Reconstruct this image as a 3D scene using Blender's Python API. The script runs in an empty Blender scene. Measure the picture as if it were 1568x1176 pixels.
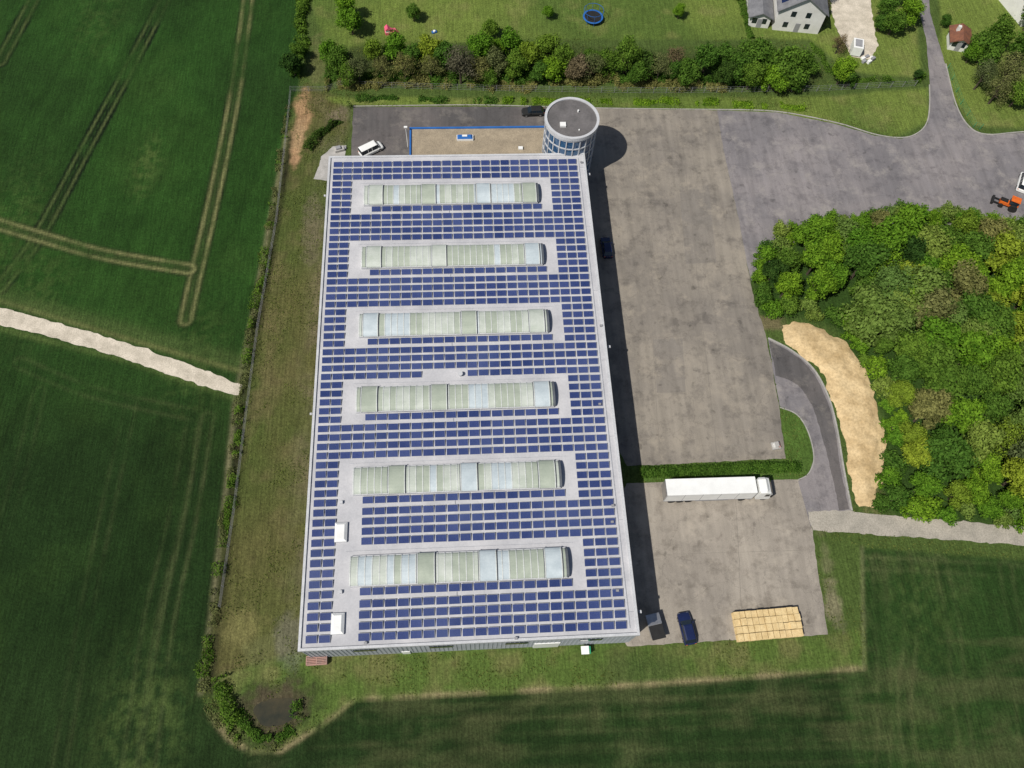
import bpy, math, random
import numpy as np
from mathutils import Vector, Matrix
random.seed(7); np.random.seed(7)
S=bpy.context.scene
S.view_settings.view_transform='Standard'
S.view_settings.look='None'; S.view_settings.exposure=0
D=bpy.data
# ---------------------------------------------------------------- camera survey
F=1208.0; H=115.0
Yc=Vector((-142,2553,-F)).normalized()
Xc=Vector((21466,625,-F)); Xc=(Xc-Yc*Xc.dot(Yc)).normalized()
Zc=Xc.cross(Yc).normalized()
R=Matrix((Xc,Yc,Zc))
def G(u,v,z=0.0):
    w=R@Vector((u-784.0,588.0-v,-F)); t=(H-z)/(-w.z)
    return (w.x*t,w.y*t)
def GP(l,z=0.0): return [G(u,v,z) for u,v in l]
cam=D.objects.new('camera',D.cameras.new('camera')); S.collection.objects.link(cam)
cam.matrix_world=Matrix.Translation((0,0,H))@R.to_4x4()
cam.data.sensor_width=36; cam.data.lens=36*F/1568; cam.data.clip_end=8000; cam.data.clip_start=0.5
S.camera=cam
# ---------------------------------------------------------------- light
EL=math.radians(53.5); SH=math.radians(35)
W=D.worlds.new('World'); S.world=W; W.use_nodes=True
nt=W.node_tree; bg=nt.nodes['Background']; sk=nt.nodes.new('ShaderNodeTexSky'); sk.sky_type='NISHITA'
sk.sun_disc=False; sk.sun_elevation=EL; sk.sun_rotation=math.atan2(-math.cos(SH),-math.sin(SH))
sk.air_density=1.0; sk.dust_density=1.5
nt.links.new(sk.outputs[0],bg.inputs[0]); bg.inputs[1].default_value=0.062
sl=D.lights.new('sun','SUN'); sl.energy=4.6; sl.angle=math.radians(0.5); sl.color=(1,0.96,0.885)
so=D.objects.new('sun',sl); S.collection.objects.link(so)
d=Vector((math.cos(SH)*math.cos(EL),math.sin(SH)*math.cos(EL),-math.sin(EL)))
so.rotation_euler=d.to_track_quat('-Z','Y').to_euler(); so.location=(-60,-40,120)
# ---------------------------------------------------------------- materials
def newmat(name):
    m=D.materials.new(name); m.use_nodes=True; n=m.node_tree
    return m,n,n.nodes['Principled BSDF']
def c4(c): return (c[0],c[1],c[2],1)
def noisenode(n,scale,detail=5,rough=0.6,vec=None):
    t=n.nodes.new('ShaderNodeTexNoise'); t.inputs['Scale'].default_value=scale
    t.inputs['Detail'].default_value=detail; t.inputs['Roughness'].default_value=rough
    if vec is not None: n.links.new(vec,t.inputs['Vector'])
    return t
def ramp(n,src,p0,c0,p1,c1):
    r=n.nodes.new('ShaderNodeValToRGB'); e=r.color_ramp.elements
    e[0].position=p0; e[0].color=c4(c0); e[1].position=p1; e[1].color=c4(c1)
    n.links.new(src,r.inputs[0]); return r
def mix(n,a,b,fac,mode='MIX'):
    m=n.nodes.new('ShaderNodeMix'); m.data_type='RGBA'; m.blend_type=mode
    for i,v in ((0,fac),(6,a),(7,b)):
        if hasattr(v,'links') or hasattr(v,'is_linked'): n.links.new(v,m.inputs[i])
        else: m.inputs[i].default_value=v if i==0 else c4(v)
    return m.outputs[2]
def coord(n):
    return n.nodes.new('ShaderNodeTexCoord').outputs['Object']
def bump(n,b,src,st,dist=0.05):
    k=n.nodes.new('ShaderNodeBump'); k.inputs['Strength'].default_value=st; k.inputs['Distance'].default_value=dist
    n.links.new(src,k.inputs['Height']); n.links.new(k.outputs[0],b.inputs['Normal'])
def mat(name,c,c2=None,scale=0.4,rough=0.8,spec=0.3,metal=0.0,fine=6.0,fa=0.15,bmp=0.0,lo=0.35,hi=0.65):
    m,n,b=newmat(name); v=coord(n)
    if c2 is None: c2=tuple(x*0.8 for x in c)
    t=noisenode(n,scale,4,0.6,v); r=ramp(n,t.outputs[0],lo,c,hi,c2)
    t2=noisenode(n,fine,3,0.7,v); r2=ramp(n,t2.outputs[0],0.3,(1-fa,)*3,0.7,(1+fa,)*3)
    o=mix(n,r.outputs[0],r2.outputs[0],1.0,'MULTIPLY')
    n.links.new(o,b.inputs['Base Color']); b.inputs['Roughness'].default_value=rough
    b.inputs['Specular IOR Level'].default_value=spec; b.inputs['Metallic'].default_value=metal
    if bmp: bump(n,b,t2.outputs[0],bmp)
    return m
def asphalt(name,c,c2,stain=(0.6,0.6,0.6),stsc=0.12,dust=(0.32,0.28,0.225)):
    m,n,b=newmat(name); v=coord(n)
    t=noisenode(n,0.07,5,0.62,v); r=ramp(n,t.outputs[0],0.40,c,0.60,c2)
    t2=noisenode(n,stsc*3,6,0.7,v); r2=ramp(n,t2.outputs[0],0.36,stain,0.50,(1,1,1))
    o=mix(n,r.outputs[0],r2.outputs[0],0.8,'MULTIPLY')
    mp=n.nodes.new('ShaderNodeMapping'); mp.inputs['Scale'].default_value=(1.1,0.07,1); n.links.new(v,mp.inputs[0])
    t4=noisenode(n,0.8,3,0.6,mp.outputs[0]); r4=ramp(n,t4.outputs[0],0.3,(0.82,)*3,0.7,(1.15,)*3)
    o=mix(n,o,r4.outputs[0],0.8,'MULTIPLY')
    t3=noisenode(n,9,2,0.8,v); r3=ramp(n,t3.outputs[0],0.3,(0.85,)*3,0.7,(1.15,)*3)
    o=mix(n,o,r3.outputs[0],1.0,'MULTIPLY')
    t5=noisenode(n,0.22,6,0.75,v); r5=ramp(n,t5.outputs[0],0.52,(0,0,0),0.75,(1,1,1))
    o=mix(n,o,dust,r5.outputs[0])
    t7=noisenode(n,0.55,2,0.5,v); r7=ramp(n,t7.outputs[0],0.27,(0.62,)*3,0.33,(1,1,1)); o=mix(n,o,r7.outputs[0],0.8,'MULTIPLY')
    vo=n.nodes.new('ShaderNodeTexVoronoi'); vo.feature='DISTANCE_TO_EDGE'; vo.inputs['Scale'].default_value=0.13
    mw=n.nodes.new('ShaderNodeVectorMath'); mw.operation='ADD'
    sc=n.nodes.new('ShaderNodeVectorMath'); sc.operation='SCALE'; sc.inputs[3].default_value=4.0
    n.links.new(t2.outputs[1],sc.inputs[0]); n.links.new(v,mw.inputs[0]); n.links.new(sc.outputs[0],mw.inputs[1]); n.links.new(mw.outputs[0],vo.inputs['Vector'])
    r6=ramp(n,vo.outputs[0],0.0,(0.68,)*3,0.012,(1,1,1)); o=mix(n,o,r6.outputs[0],0.7,'MULTIPLY')
    n.links.new(o,b.inputs['Base Color']); b.inputs['Roughness'].default_value=0.88; b.inputs['Specular IOR Level'].default_value=0.25
    return m
def leafmat(name,dark,light,tr=0.3):
    m=D.materials.new(name); m.use_nodes=True; n=m.node_tree; n.nodes.clear()
    out=n.nodes.new('ShaderNodeOutputMaterial')
    geo=n.nodes.new('ShaderNodeNewGeometry'); oi=n.nodes.new('ShaderNodeObjectInfo')
    t=noisenode(n,0.7,1,0.7,geo.outputs['Position'])
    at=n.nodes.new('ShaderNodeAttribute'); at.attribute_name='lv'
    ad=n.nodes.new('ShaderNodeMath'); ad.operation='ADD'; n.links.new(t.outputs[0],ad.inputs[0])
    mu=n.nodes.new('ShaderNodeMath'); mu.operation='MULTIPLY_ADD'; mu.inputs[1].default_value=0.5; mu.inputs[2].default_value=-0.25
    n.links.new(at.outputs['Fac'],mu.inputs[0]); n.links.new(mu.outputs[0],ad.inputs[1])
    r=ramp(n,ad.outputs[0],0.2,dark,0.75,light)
    rr=ramp(n,oi.outputs['Random'],0.0,(0.66,0.76,0.85),1.0,(1.25,1.10,1.0))
    o=mix(n,r.outputs[0],rr.outputs[0],1.0,'MULTIPLY')
    a=n.nodes.new('ShaderNodeBsdfDiffuse'); bt=n.nodes.new('ShaderNodeBsdfTranslucent'); ms=n.nodes.new('ShaderNodeMixShader')
    ms.inputs[0].default_value=tr
    n.links.new(o,a.inputs[0]); n.links.new(o,bt.inputs[0]); n.links.new(a.outputs[0],ms.inputs[1]); n.links.new(bt.outputs[0],ms.inputs[2])
    n.links.new(ms.outputs[0],out.inputs[0]); return m
M={}
M['bark']=mat('bark',(0.09,0.07,0.05),(0.05,0.04,0.03),2)
M['lb']=leafmat('leaf_bright',(0.055,0.14,0.012),(0.20,0.37,0.032),.36)
M['lm']=leafmat('leaf_mid',(0.036,0.09,0.012),(0.135,0.25,0.036),.34)
M['ld']=leafmat('leaf_dark',(0.018,0.045,0.010),(0.075,0.14,0.026))
M['lo']=leafmat('leaf_olive',(0.075,0.09,0.030),(0.22,0.24,0.085))
M['lbr']=leafmat('leaf_brown',(0.08,0.068,0.035),(0.23,0.19,0.11))
M['ly']=leafmat('leaf_yellow',(0.10,0.16,0.015),(0.29,0.40,0.045),.36)
M['lp']=leafmat('leaf_pale',(0.085,0.15,0.025),(0.215,0.32,0.07),.34)
M['grassb']=leafmat('grass_blades',(0.05,0.075,0.015),(0.16,0.19,0.05),0.2)
M['yard']=asphalt('weathered_yard_asphalt',(0.262,0.232,0.192),(0.195,0.174,0.150),(0.62,0.62,0.64))
M['yard2']=asphalt('lower_yard_asphalt',(0.315,0.28,0.235),(0.245,0.218,0.185),(0.66,0.65,0.64),dust=(0.39,0.345,0.285))
M['asph']=asphalt('grey_asphalt',(0.225,0.205,0.205),(0.168,0.157,0.163),(0.66,0.66,0.68),dust=(0.30,0.275,0.255))
M['asphd']=asphalt('dark_asphalt',(0.12,0.108,0.105),(0.085,0.08,0.08),(0.8,0.8,0.8),dust=(0.2,0.18,0.16))
M['gravel']=mat('white_gravel',(0.60,0.535,0.44),(0.42,0.375,0.30),0.5,0.95,0.2,fine=5,fa=0.25,bmp=0.4)
M['gravelroof']=mat('gravel_roof',(0.34,0.28,0.20),(0.26,0.215,0.155),0.5,0.95,0.2,fine=7,fa=0.3,bmp=0.4)
M['gpath']=mat('gravel_path',(0.38,0.345,0.29),(0.27,0.25,0.21),0.3,0.95,0.2,fine=5,fa=0.25)
M['sand']=mat('sand',(0.60,0.455,0.26),(0.42,0.30,0.155),0.3,0.95,0.1,fine=2.5,fa=0.22,bmp=0.5)
M['kerb']=mat('kerb_concrete',(0.38,0.36,0.33),(0.28,0.27,0.25),1)
M['conc']=mat('concrete',(0.42,0.40,0.38),(0.3,0.29,0.27),0.8)
M['roof']=mat('roof_membrane',(0.50,0.495,0.51),(0.40,0.40,0.42),0.25,0.7,0.3,fine=3,fa=0.07)
M['coping']=mat('metal_coping',(0.52,0.525,0.54),(0.45,0.455,0.47),0.5,0.5,0.4)
M['pframe']=mat('aluminium_frame',(0.40,0.41,0.44),(0.34,0.35,0.38),0.5,0.45,0.4)
M['wall']=mat('wall_cladding',(0.42,0.44,0.48),(0.36,0.38,0.42),0.3,0.5,0.4)
M['white']=mat('white_paint',(0.80,0.80,0.78),(0.72,0.72,0.70),0.5,0.4,0.5,fa=0.04)
M['whitewall']=mat('white_render',(0.72,0.71,0.68),(0.62,0.61,0.58),0.5,0.8,0.2,fa=0.05)
M['blue']=mat('blue_paint',(0.03,0.14,0.42),(0.02,0.11,0.36),0.5,0.4,0.5)
M['dblue']=mat('dark_blue_paint',(0.012,0.02,0.07),(0.01,0.016,0.055),0.5,0.25,0.6)
M['black']=mat('dark_rubber',(0.02,0.02,0.02),(0.015,0.015,0.015),2,0.7)
M['dgrey']=mat('dark_grey_felt',(0.15,0.14,0.14),(0.10,0.095,0.095),0.35,0.9,0.2,fine=3,fa=0.12)
M['grey']=mat('grey_metal',(0.3,0.3,0.31),(0.24,0.24,0.25),0.7,0.5)
M['glass']=mat('tinted_glass',(0.015,0.022,0.03),(0.01,0.016,0.024),0.5,0.08,0.8,fa=0.02)
M['bglass']=mat('blue_glass',(0.03,0.10,0.20),(0.02,0.06,0.14),0.6,0.1,0.8,fa=0.02)
M['wood']=mat('fresh_wood',(0.70,0.54,0.29),(0.56,0.41,0.2),1.2,0.8,0.2,fine=8,fa=0.15)
M['pinkwood']=mat('weathered_red_wood',(0.40,0.22,0.18),(0.3,0.2,0.17),1.2,0.8)
M['orange']=mat('orange_paint',(0.70,0.15,0.02),(0.5,0.10,0.02),1,0.4)
M['pink']=mat('pink_plastic',(0.75,0.12,0.2),(0.65,0.1,0.18),1,0.4)
M['green']=mat('green_plastic',(0.03,0.3,0.15),(0.03,0.25,0.12),1,0.4)
M['red']=mat('red_brown_tiles',(0.22,0.09,0.05),(0.14,0.06,0.04),1,0.8)
M['tiles']=mat('grey_roof_tiles',(0.20,0.20,0.21),(0.14,0.14,0.15),0.8,0.7)
M['chrome']=mat('bare_metal',(0.5,0.5,0.5),(0.4,0.4,0.4),1,0.3,0.5,0.8)
M['water']=mat('pond_water',(0.02,0.022,0.012),(0.05,0.042,0.02),0.4,0.25,0.5)
# ---------------------------------------------------------------- mesh builder
class MB:
    def __init__(s): s.v=[]; s.f=[]; s.m=[]; s.T=Matrix.Identity(4)
    def add(s,vs,fs,m):
        o=len(s.v); s.v+= [tuple(s.T@Vector(p)) for p in vs]; s.f+=[tuple(o+i for i in f) for f in fs]
        s.m+=[m]*len(fs) if isinstance(m,int) else list(m)
    def box(s,x0,x1,y0,y1,z0,z1,m=0,top=None):
        vs=[(x0,y0,z0),(x1,y0,z0),(x1,y1,z0),(x0,y1,z0),(x0,y0,z1),(x1,y0,z1),(x1,y1,z1),(x0,y1,z1)]
        fs=[(3,2,1,0),(4,5,6,7),(0,1,5,4),(1,2,6,5),(2,3,7,6),(3,0,4,7)]
        s.add(vs,fs,[m,m if top is None else top,m,m,m,m])
    def cyl(s,c,r,h,m=0,n=16,axis='z',r2=None,top=None):
        r2=r if r2 is None else r2; vs=[]
        for k,(rr,t) in enumerate(((r,0),(r2,h))):
            for i in range(n):
                a=2*math.pi*i/n; p=(rr*math.cos(a),rr*math.sin(a),t)
                if axis=='y': p=(p[0],p[2],p[1])
                if axis=='x': p=(p[2],p[0],p[1])
                vs.append((c[0]+p[0],c[1]+p[1],c[2]+p[2]))
        fs=[(i,(i+1)%n,n+(i+1)%n,n+i) for i in range(n)]+[tuple(range(n))[::-1],tuple(range(n,2*n))]
        s.add(vs,fs,[m]*n+[m,m if top is None else top])
    def loft(s,rings,m=0,caps=True):
        n=len(rings[0]); vs=[p for r in rings for p in r]; fs=[]
        for k in range(len(rings)-1):
            for i in range(n):
                fs.append((k*n+i,k*n+(i+1)%n,(k+1)*n+(i+1)%n,(k+1)*n+i))
        if caps: fs.append(tuple(range(n))[::-1]); fs.append(tuple(range((len(rings)-1)*n,len(rings)*n)))
        s.add(vs,fs,m)
    def obj(s,name,mats,parent=None,loc=None,rz=0.0,smooth=False,bev=0):
        me=D.meshes.new(name); me.from_pydata(s.v,[],s.f); 
        for k in mats: me.materials.append(M[k])
        me.polygons.foreach_set('material_index',s.m); me.update()
        if smooth: me.polygons.foreach_set('use_smooth',[True]*len(s.f))
        o=D.objects.new(name,me); S.collection.objects.link(o)
        if parent: o.parent=parent
        if loc: o.location=loc
        o.rotation_euler[2]=rz
        if bev:
            b=o.modifiers.new('bevel','BEVEL'); b.width=bev; b.segments=2; b.limit_method='ANGLE'
        return o
def empty(name,loc=(0,0,0)):
    o=D.objects.new(name,None); S.collection.objects.link(o); o.location=loc; o.empty_display_size=1; return o
# ---------------------------------------------------------------- 2d helpers
def vnoise(x,y,scale,seed):
    rs=np.random.RandomState(seed); N=256; g=rs.rand(N,N)
    u=x*scale; v=y*scale; iu=np.floor(u).astype(int); iv=np.floor(v).astype(int); fu=u-iu; fv=v-iv
    fu=fu*fu*(3-2*fu); fv=fv*fv*(3-2*fv); a=lambda i,j:g[i%N,j%N]
    return (a(iu,iv)*(1-fu)+a(iu+1,iv)*fu)*(1-fv)+(a(iu,iv+1)*(1-fu)+a(iu+1,iv+1)*fu)*fv
def fbm(x,y,scale,seed,o=4):
    r=0; w=0; a=1.0
    for k in range(o): r=r+a*vnoise(x,y,scale*2**k,seed+k); w+=a; a*=0.55
    return r/w
def dseg(x,y,pts,closed=False):
    d=np.full(x.shape,1e9); n=len(pts)
    for i in range(n if closed else n-1):
        ax,ay=pts[i]; bx,by=pts[(i+1)%n]; ex,ey=bx-ax,by-ay; L=ex*ex+ey*ey+1e-9
        t=np.clip(((x-ax)*ex+(y-ay)*ey)/L,0,1); d=np.minimum(d,np.hypot(x-ax-t*ex,y-ay-t*ey))
    return d
def inside(x,y,pts):
    c=np.zeros(x.shape,bool); n=len(pts)
    for i in range(n):
        ax,ay=pts[i]; bx,by=pts[(i+1)%n]
        if ay==by: continue
        k=((ay>y)!=(by>y))&(x<(bx-ax)*(y-ay)/(by-ay)+ax); c^=k
    return c
def sdf(x,y,pts):
    dd=dseg(x,y,pts,True); return np.where(inside(x,y,pts),-dd,dd)
def catmull(p,closed,n=6):
    out=[]; N=len(p); rng=range(N) if closed else range(N-1)
    for i in rng:
        g=(lambda k:p[k%N]) if closed else (lambda k:p[max(0,min(N-1,k))])
        p0,p1,p2,p3=g(i-1),g(i),g(i+1),g(i+2)
        for k in range(n):
            t=k/n; out.append(tuple(0.5*((2*p1[j])+(-p0[j]+p2[j])*t+(2*p0[j]-5*p1[j]+4*p2[j]-p3[j])*t*t+(-p0[j]+3*p1[j]-3*p2[j]+p3[j])*t**3) for j in (0,1)))
    if not closed: out.append(tuple(p[-1]))
    return out
def densify(p,step,closed=True):
    out=[]; N=len(p)
    for i in range(N if closed else N-1):
        a=p[i]; b=p[(i+1)%N]; L=math.hypot(b[0]-a[0],b[1]-a[1]); k=max(1,int(L/step))
        for j in range(k): out.append((a[0]+(b[0]-a[0])*j/k,a[1]+(b[1]-a[1])*j/k))
    if not closed: out.append(p[-1])
    return out
SHEETS=[]
def sheet(name,pts,z,mk,jit=0.15,smooth=False):
    p=catmull(pts,True,5) if smooth else list(pts)
    SHEETS.append(p)
    p=densify(p,0.5)
    if jit:
        a=np.array(p); nx=fbm(a[:,0],a[:,1],0.8,11,3)-0.5; ny=fbm(a[:,0],a[:,1],0.8,31,3)-0.5
        p=[(q[0]+nx[i]*jit*3,q[1]+ny[i]*jit*3) for i,q in enumerate(p)]
    me=D.meshes.new(name); me.from_pydata([(q[0],q[1],z) for q in p],[],[tuple(range(len(p)))]); me.materials.append(M[mk])
    if me.polygons[0].normal.z<0: me.flip_normals()
    o=D.objects.new(name,me); S.collection.objects.link(o); return o
def ribbon(name,pts,w,z0,z1,mk,jit=0.0):
    mb=MB(); p=pts; rings=[]
    for i,q in enumerate(p):
        a=p[max(0,i-1)]; b=p[min(len(p)-1,i+1)]; dx,dy=b[0]-a[0],b[1]-a[1]; L=math.hypot(dx,dy)+1e-9; nx,ny=-dy/L*w/2,dx/L*w/2
        rings.append([(q[0]+nx,q[1]+ny,z0),(q[0]+nx,q[1]+ny,z1),(q[0]-nx,q[1]-ny,z1),(q[0]-nx,q[1]-ny,z0)])
    mb.loft(rings,0); return mb.obj(name,[mk])
# ---------------------------------------------------------------- zones (surveyed outlines)
site=GP([(478,-140),(470,0),(458,130),(436,200),(416,340),(388,500),(372,620),(350,780),(328,950),(306,1060),(330,1110),(385,1152),(430,1150),(500,1105),(545,1070),(1000,1047),(1325,1022),(1322,900),(1318,838),(1568,858),(1900,885),(1900,-140)])
lawn=GP([(478,-140),(474,0),(500,75),(800,60),(1130,60),(1150,-140)])
lawn2=GP([(1130,60),(1240,60),(1300,110),(1410,120),(1405,30),(1420,-140),(1130,-140)])
lawn3=GP([(1440,20),(1440,120),(1490,195),(1700,200),(1700,-140),(1420,-140)])
verge=GP([(500,150),(1250,148),(1420,135),(1425,185),(1370,210),(1250,185),(900,162),(530,163)])
strip=GP([(470,130),(540,165),(520,260),(500,600),(470,1010),(420,1040),(320,1040),(345,850),(372,620),(390,500),(418,340),(440,200)])
bstrip=GP([(455,1000),(980,985),(1268,972),(1322,960),(1325,1022),(1000,1047),(545,1070),(500,1105),(430,1150),(330,1110),(340,1030)])
woods=GP([(1150,420),(1185,352),(1290,328),(1400,320),(1568,336),(1900,340),(1900,840),(1568,810),(1380,790),(1340,775),(1360,700),(1355,640),(1322,560),(1280,500),(1230,484),(1170,490)],1)
def axis(lo,hi,st,far):
    a=np.arange(lo,hi+1e-6,st); o=np.array([3,8,18,40,90,200,450,1000,far])
    return np.concatenate([(lo-o)[::-1],a,hi+o])
xs=axis(-112,128,0.36,2600); ys=axis(-22,172,0.36,2600)
X,Y=np.meshgrid(xs,ys); nx_,ny_=len(xs),len(ys)
n1=fbm(X,Y,0.05,1,5); n2=fbm(X,Y,0.25,9,4); n3=fbm(X,Y,1.1,17,3)
wob=(n2-0.5)*2.0
def mixc(C,c,w): 
    w=np.clip(w,0,1)[...,None]; return C*(1-w)+np.array(c)*w
def edge(sd,soft): return np.clip(0.5-sd/(2*soft),0,1)
C=np.zeros(X.shape+(3,)); C[:]=(0.017,0.042,0.009)
C=mixc(C,(0.020,0.058,0.010),np.clip((Y-50)/25,0,1)*np.clip((n1-0.2)*2.2,0.3,1)*(X<-20))
C=mixc(C,(0.012,0.028,0.007),np.clip((56-Y)/12,0,1)*0.85*(X<10))  # darker lower left: crop tone plus lens vignetting painted into the ground colour
C=mixc(C,(0.018,0.037,0.010),np.clip((20-Y)/10,0,1)*0.7)
C=mixc(C,(0.032,0.066,0.014),np.clip((n1-0.58)*5,0,1)*0.4)
C=mixc(C,(0.024,0.054,0.012),(X>50)*(Y<60)*0.7)
C*= (0.80+0.4*n2)[...,None]
ua=math.radians(-14); U=X*math.cos(ua)+Y*math.sin(ua)
rowm=vnoise(U*1.0,Y*0.04,0.55,301); C*= (1+0.30*(rowm-0.5))[...,None]
def tracks(px,w,off,col,st,smooth=True):
    global C
    p=GP(px); p=catmull(p,False,5) if smooth and len(p)>2 else p
    dd=dseg(X,Y,p); br_=np.clip((fbm(X,Y,.12,int(abs(px[0][0]))+7,3)-.28)*3.2,0.15,1)
    m=np.exp(-((dd-off)/w)**2)*(0.35+0.9*n2)*(0.5+n3)*br_
    C=mixc(C,col,m*st)
TC=(0.17,0.17,0.07); DK=(0.006,0.013,0.005)
for px,sl_,sd_ in (([(262,-20),(200,100),(130,230),(60,360),(0,440)],0.42,1.7),([(382,-20),(362,130),(330,290),(300,420),(284,490)],1.25,0.8),
              ([(-20,338),(60,362),(160,390),(290,412)],1.3,0.6),([(62,-20),(0,95)],0.4,1.2)):
    tracks(px,0.9,0.0,(0.05,0.075,0.022),0.6*sl_)
    tracks(px,0.36,0.9,TC,sl_); tracks(px,0.28,1.4,DK,sd_); tracks(px,0.3,0.35,DK,sd_*.8)
for px,st in (([(30,555),(140,600),(320,640)],0.22),([(318,640),(290,800),(255,960),(225,1190)],0.38),([(296,640),(266,800),(228,960),(196,1190)],0.24),([(200,620),(160,800),(120,1000),(88,1190)],0.18),
              ([(60,600),(20,760),(-20,860)],0.14),([(560,1095),(900,1085),(1350,1068),(1640,1050)],0.32),([(440,1160),(800,1135),(1300,1120),(1640,1110)],0.26),
              ([(1320,862),(1450,868),(1640,880)],0.42),([(1385,850),(1395,960),(1385,1080),(1400,1200)],0.45),([(1345,860),(1350,960),(1355,1080),(1350,1200)],0.28),
              ([(1440,860),(1460,960),(1470,1080),(1490,1200)],0.3),([(1540,870),(1560,1020),(1575,1200)],0.25),([(500,1190),(800,1165),(1300,1155),(1640,1140)],.2)):
    tracks(px,0.32,0.9,(0.11,0.12,0.05),st); tracks(px,0.3,0.3,DK,st*.7)
for u,v,r,st in ((228,240,3.0,.5),(215,280,2.2,.35),(20,340,7,.25),(200,1130,6,.4),(250,1100,4,.35),(60,450,6,.25),(300,560,6,.3),(1400,870,8,.3),(1430,1150,8,.2),(150,30,6,.2)):
    x0,y0=G(u,v); dd=np.hypot((X-x0)*1.3,(Y-y0)*0.6); C=mixc(C,(0.09,0.13,0.035),np.exp(-(dd/r)**2)*st*np.clip((n3-0.4)*4,0,1))
C=mixc(C,(0.085,0.09,0.038),np.clip((n2-0.5)*3,0,1)*0.4*(Y<25)*(X>-12))
C=mixc(C,(0.085,0.09,0.038),np.clip((fbm(X*0.25,Y,0.4,77,4)-0.5)*5,0,1)*0.4*(Y<12)*(X>-30))
sd=sdf(X,Y,site)+wob*0.4
C=mixc(C,(0.065,0.100,0.024),edge(sd,0.35))
Cs=mixc(np.zeros_like(C)+np.array((0.098,0.094,0.033)),(0.066,0.088,0.022),np.clip((n1-0.35)*3,0,1))
Cs=mixc(Cs,(0.15,0.118,0.058),np.clip((n2-0.5)*4,0,1)*0.5)
bx0=np.clip((X+28)/5,0,1)
Cs=mixc(Cs,(0.17,0.14,0.10),bx0*np.clip((n2-0.3)*2.2,0,1)*0.7)
m=edge(sdf(X,Y,strip)+wob*1.2,0.8); C=C*(1-m[...,None])+Cs*m[...,None]
Cb=mixc(np.zeros_like(C)+np.array((0.080,0.125,0.027)),(0.13,0.14,0.047),np.clip((n2-0.45)*4,0,1))
Cb=mixc(Cb,(0.045,0.078,0.02),np.clip((n1-0.5)*5,0,1)*0.7)
m=edge(sdf(X,Y,bstrip)+wob*0.4,0.4); C=C*(1-m[...,None])+Cb*m[...,None]
LL=mixc(np.zeros_like(C)+np.array((0.130,0.175,0.036)),(0.080,0.125,0.026),np.clip((n1-0.4)*4,0,1))
LL=mixc(LL,(0.19,0.19,0.065),np.clip((n2-0.55)*4,0,1)*0.5)
for z in (lawn,lawn2,lawn3,verge):
    m=edge(sdf(X,Y,z)+wob*0.5,0.5); C=C*(1-m[...,None])+LL*m[...,None]
C=mixc(C,(0.030,0.062,0.012),edge(sdf(X,Y,woods)+wob,1.2))
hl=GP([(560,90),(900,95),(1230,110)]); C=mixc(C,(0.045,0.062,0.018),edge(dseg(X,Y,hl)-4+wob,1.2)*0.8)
isl=GP([(1195,625),(1222,634),(1240,660),(1248,700),(1240,725),(1215,735),(980,738),(980,712),(1200,704)])
C=mixc(C,(0.07,0.125,0.024),edge(sdf(X,Y,isl),0.3))
be=GP([(322,1095),(350,1130),(385,1150),(430,1150),(500,1105),(545,1070),(1000,1047),(1323,1023)])
C=mixc(C,(0.25,0.21,0.11),np.exp(-(dseg(X,Y,be)/0.36)**2)*np.clip((n2-.25)*2.2,0.1,1))
be2=GP([(1323,1023),(1320,838)]); C=mixc(C,(0.16,0.16,0.08),np.exp(-(dseg(X,Y,be2)/0.3)**2)*0.5)
be3=GP([(440,205),(412,345),(384,500),(362,600),(345,760),(325,930),(308,1060)]); C=mixc(C,(0.18,0.165,0.09),np.exp(-(dseg(X,Y,be3)/0.42)**2)*(n2+.25))
be5=[(x+1.1,y) for x,y in be3]; C=mixc(C,(0.026,0.026,0.012),np.exp(-(dseg(X,Y,be5)/0.7)**2)*(n2+.35))  # dark shadow beside the boundary scrub, painted into the ground colour
be4=GP([(-20,455),(200,520),(375,570)]); C=mixc(C,(0.13,0.14,0.05),np.exp(-(dseg(X,Y,be4)/0.5)**2)*0.9*(n2+.3))
be4=GP([(-20,448),(200,508),(375,556)]); C=mixc(C,(0.07,0.10,0.03),np.exp(-(dseg(X,Y,be4)/1.4)**2)*0.6*(n2+.3))
be4=GP([(0,503),(200,553),(368,612)]); C=mixc(C,(0.09,0.13,0.035),np.exp(-(dseg(X,Y,be4)/0.6)**2)*0.7*(n2+.3))
def patch(u,v,rx,ry,col,st,z=0):
    global C
    x0,y0=G(u,v); dd=np.sqrt(((X-x0)/rx)**2+((Y-y0)/ry)**2)+wob*0.8+(n3-.5)*1.2; C=mixc(C,col,edge(dd-1,0.35)*st)
patch(464,172,1.3,4.5,(0.34,0.21,0.11),0.9); patch(456,215,1.1,4.5,(0.36,0.24,0.13),0.9); patch(452,243,.8,2,(0.36,0.22,0.12),0.9)
patch(375,960,2.0,2.4,(0.20,0.18,0.07),0.5); patch(400,1000,2.2,2.0,(0.14,0.15,0.06),0.5); patch(445,985,1.6,3.0,(0.18,0.165,0.14),0.4)
patch(415,1092,5.6,3.9,(0.035,0.05,0.016),0.85); patch(418,1085,3.6,2.8,(0.085,0.065,0.042),0.8)
patch(1275,925,1.2,4,(0.22,0.19,0.12),0.7); patch(1265,860,0.9,4,(0.20,0.19,0.1),0.5); patch(1180,495,2.0,1.5,(0.16,0.13,0.07),0.8)
patch(1335,760,2.0,3.5,(0.2,0.16,0.08),0.6); patch(478,350,1.5,6,(0.16,0.13,0.09),0.5); patch(485,95,1.5,6,(0.15,0.14,0.06),0.5)
nf=vnoise(X,Y,2.2,91); C*=(0.84+0.32*nf)[...,None]
me=D.meshes.new('ground'); me.vertices.add(nx_*ny_)
me.vertices.foreach_set('co',np.stack([X,Y,X*0],-1).astype(np.float32).ravel())
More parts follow.
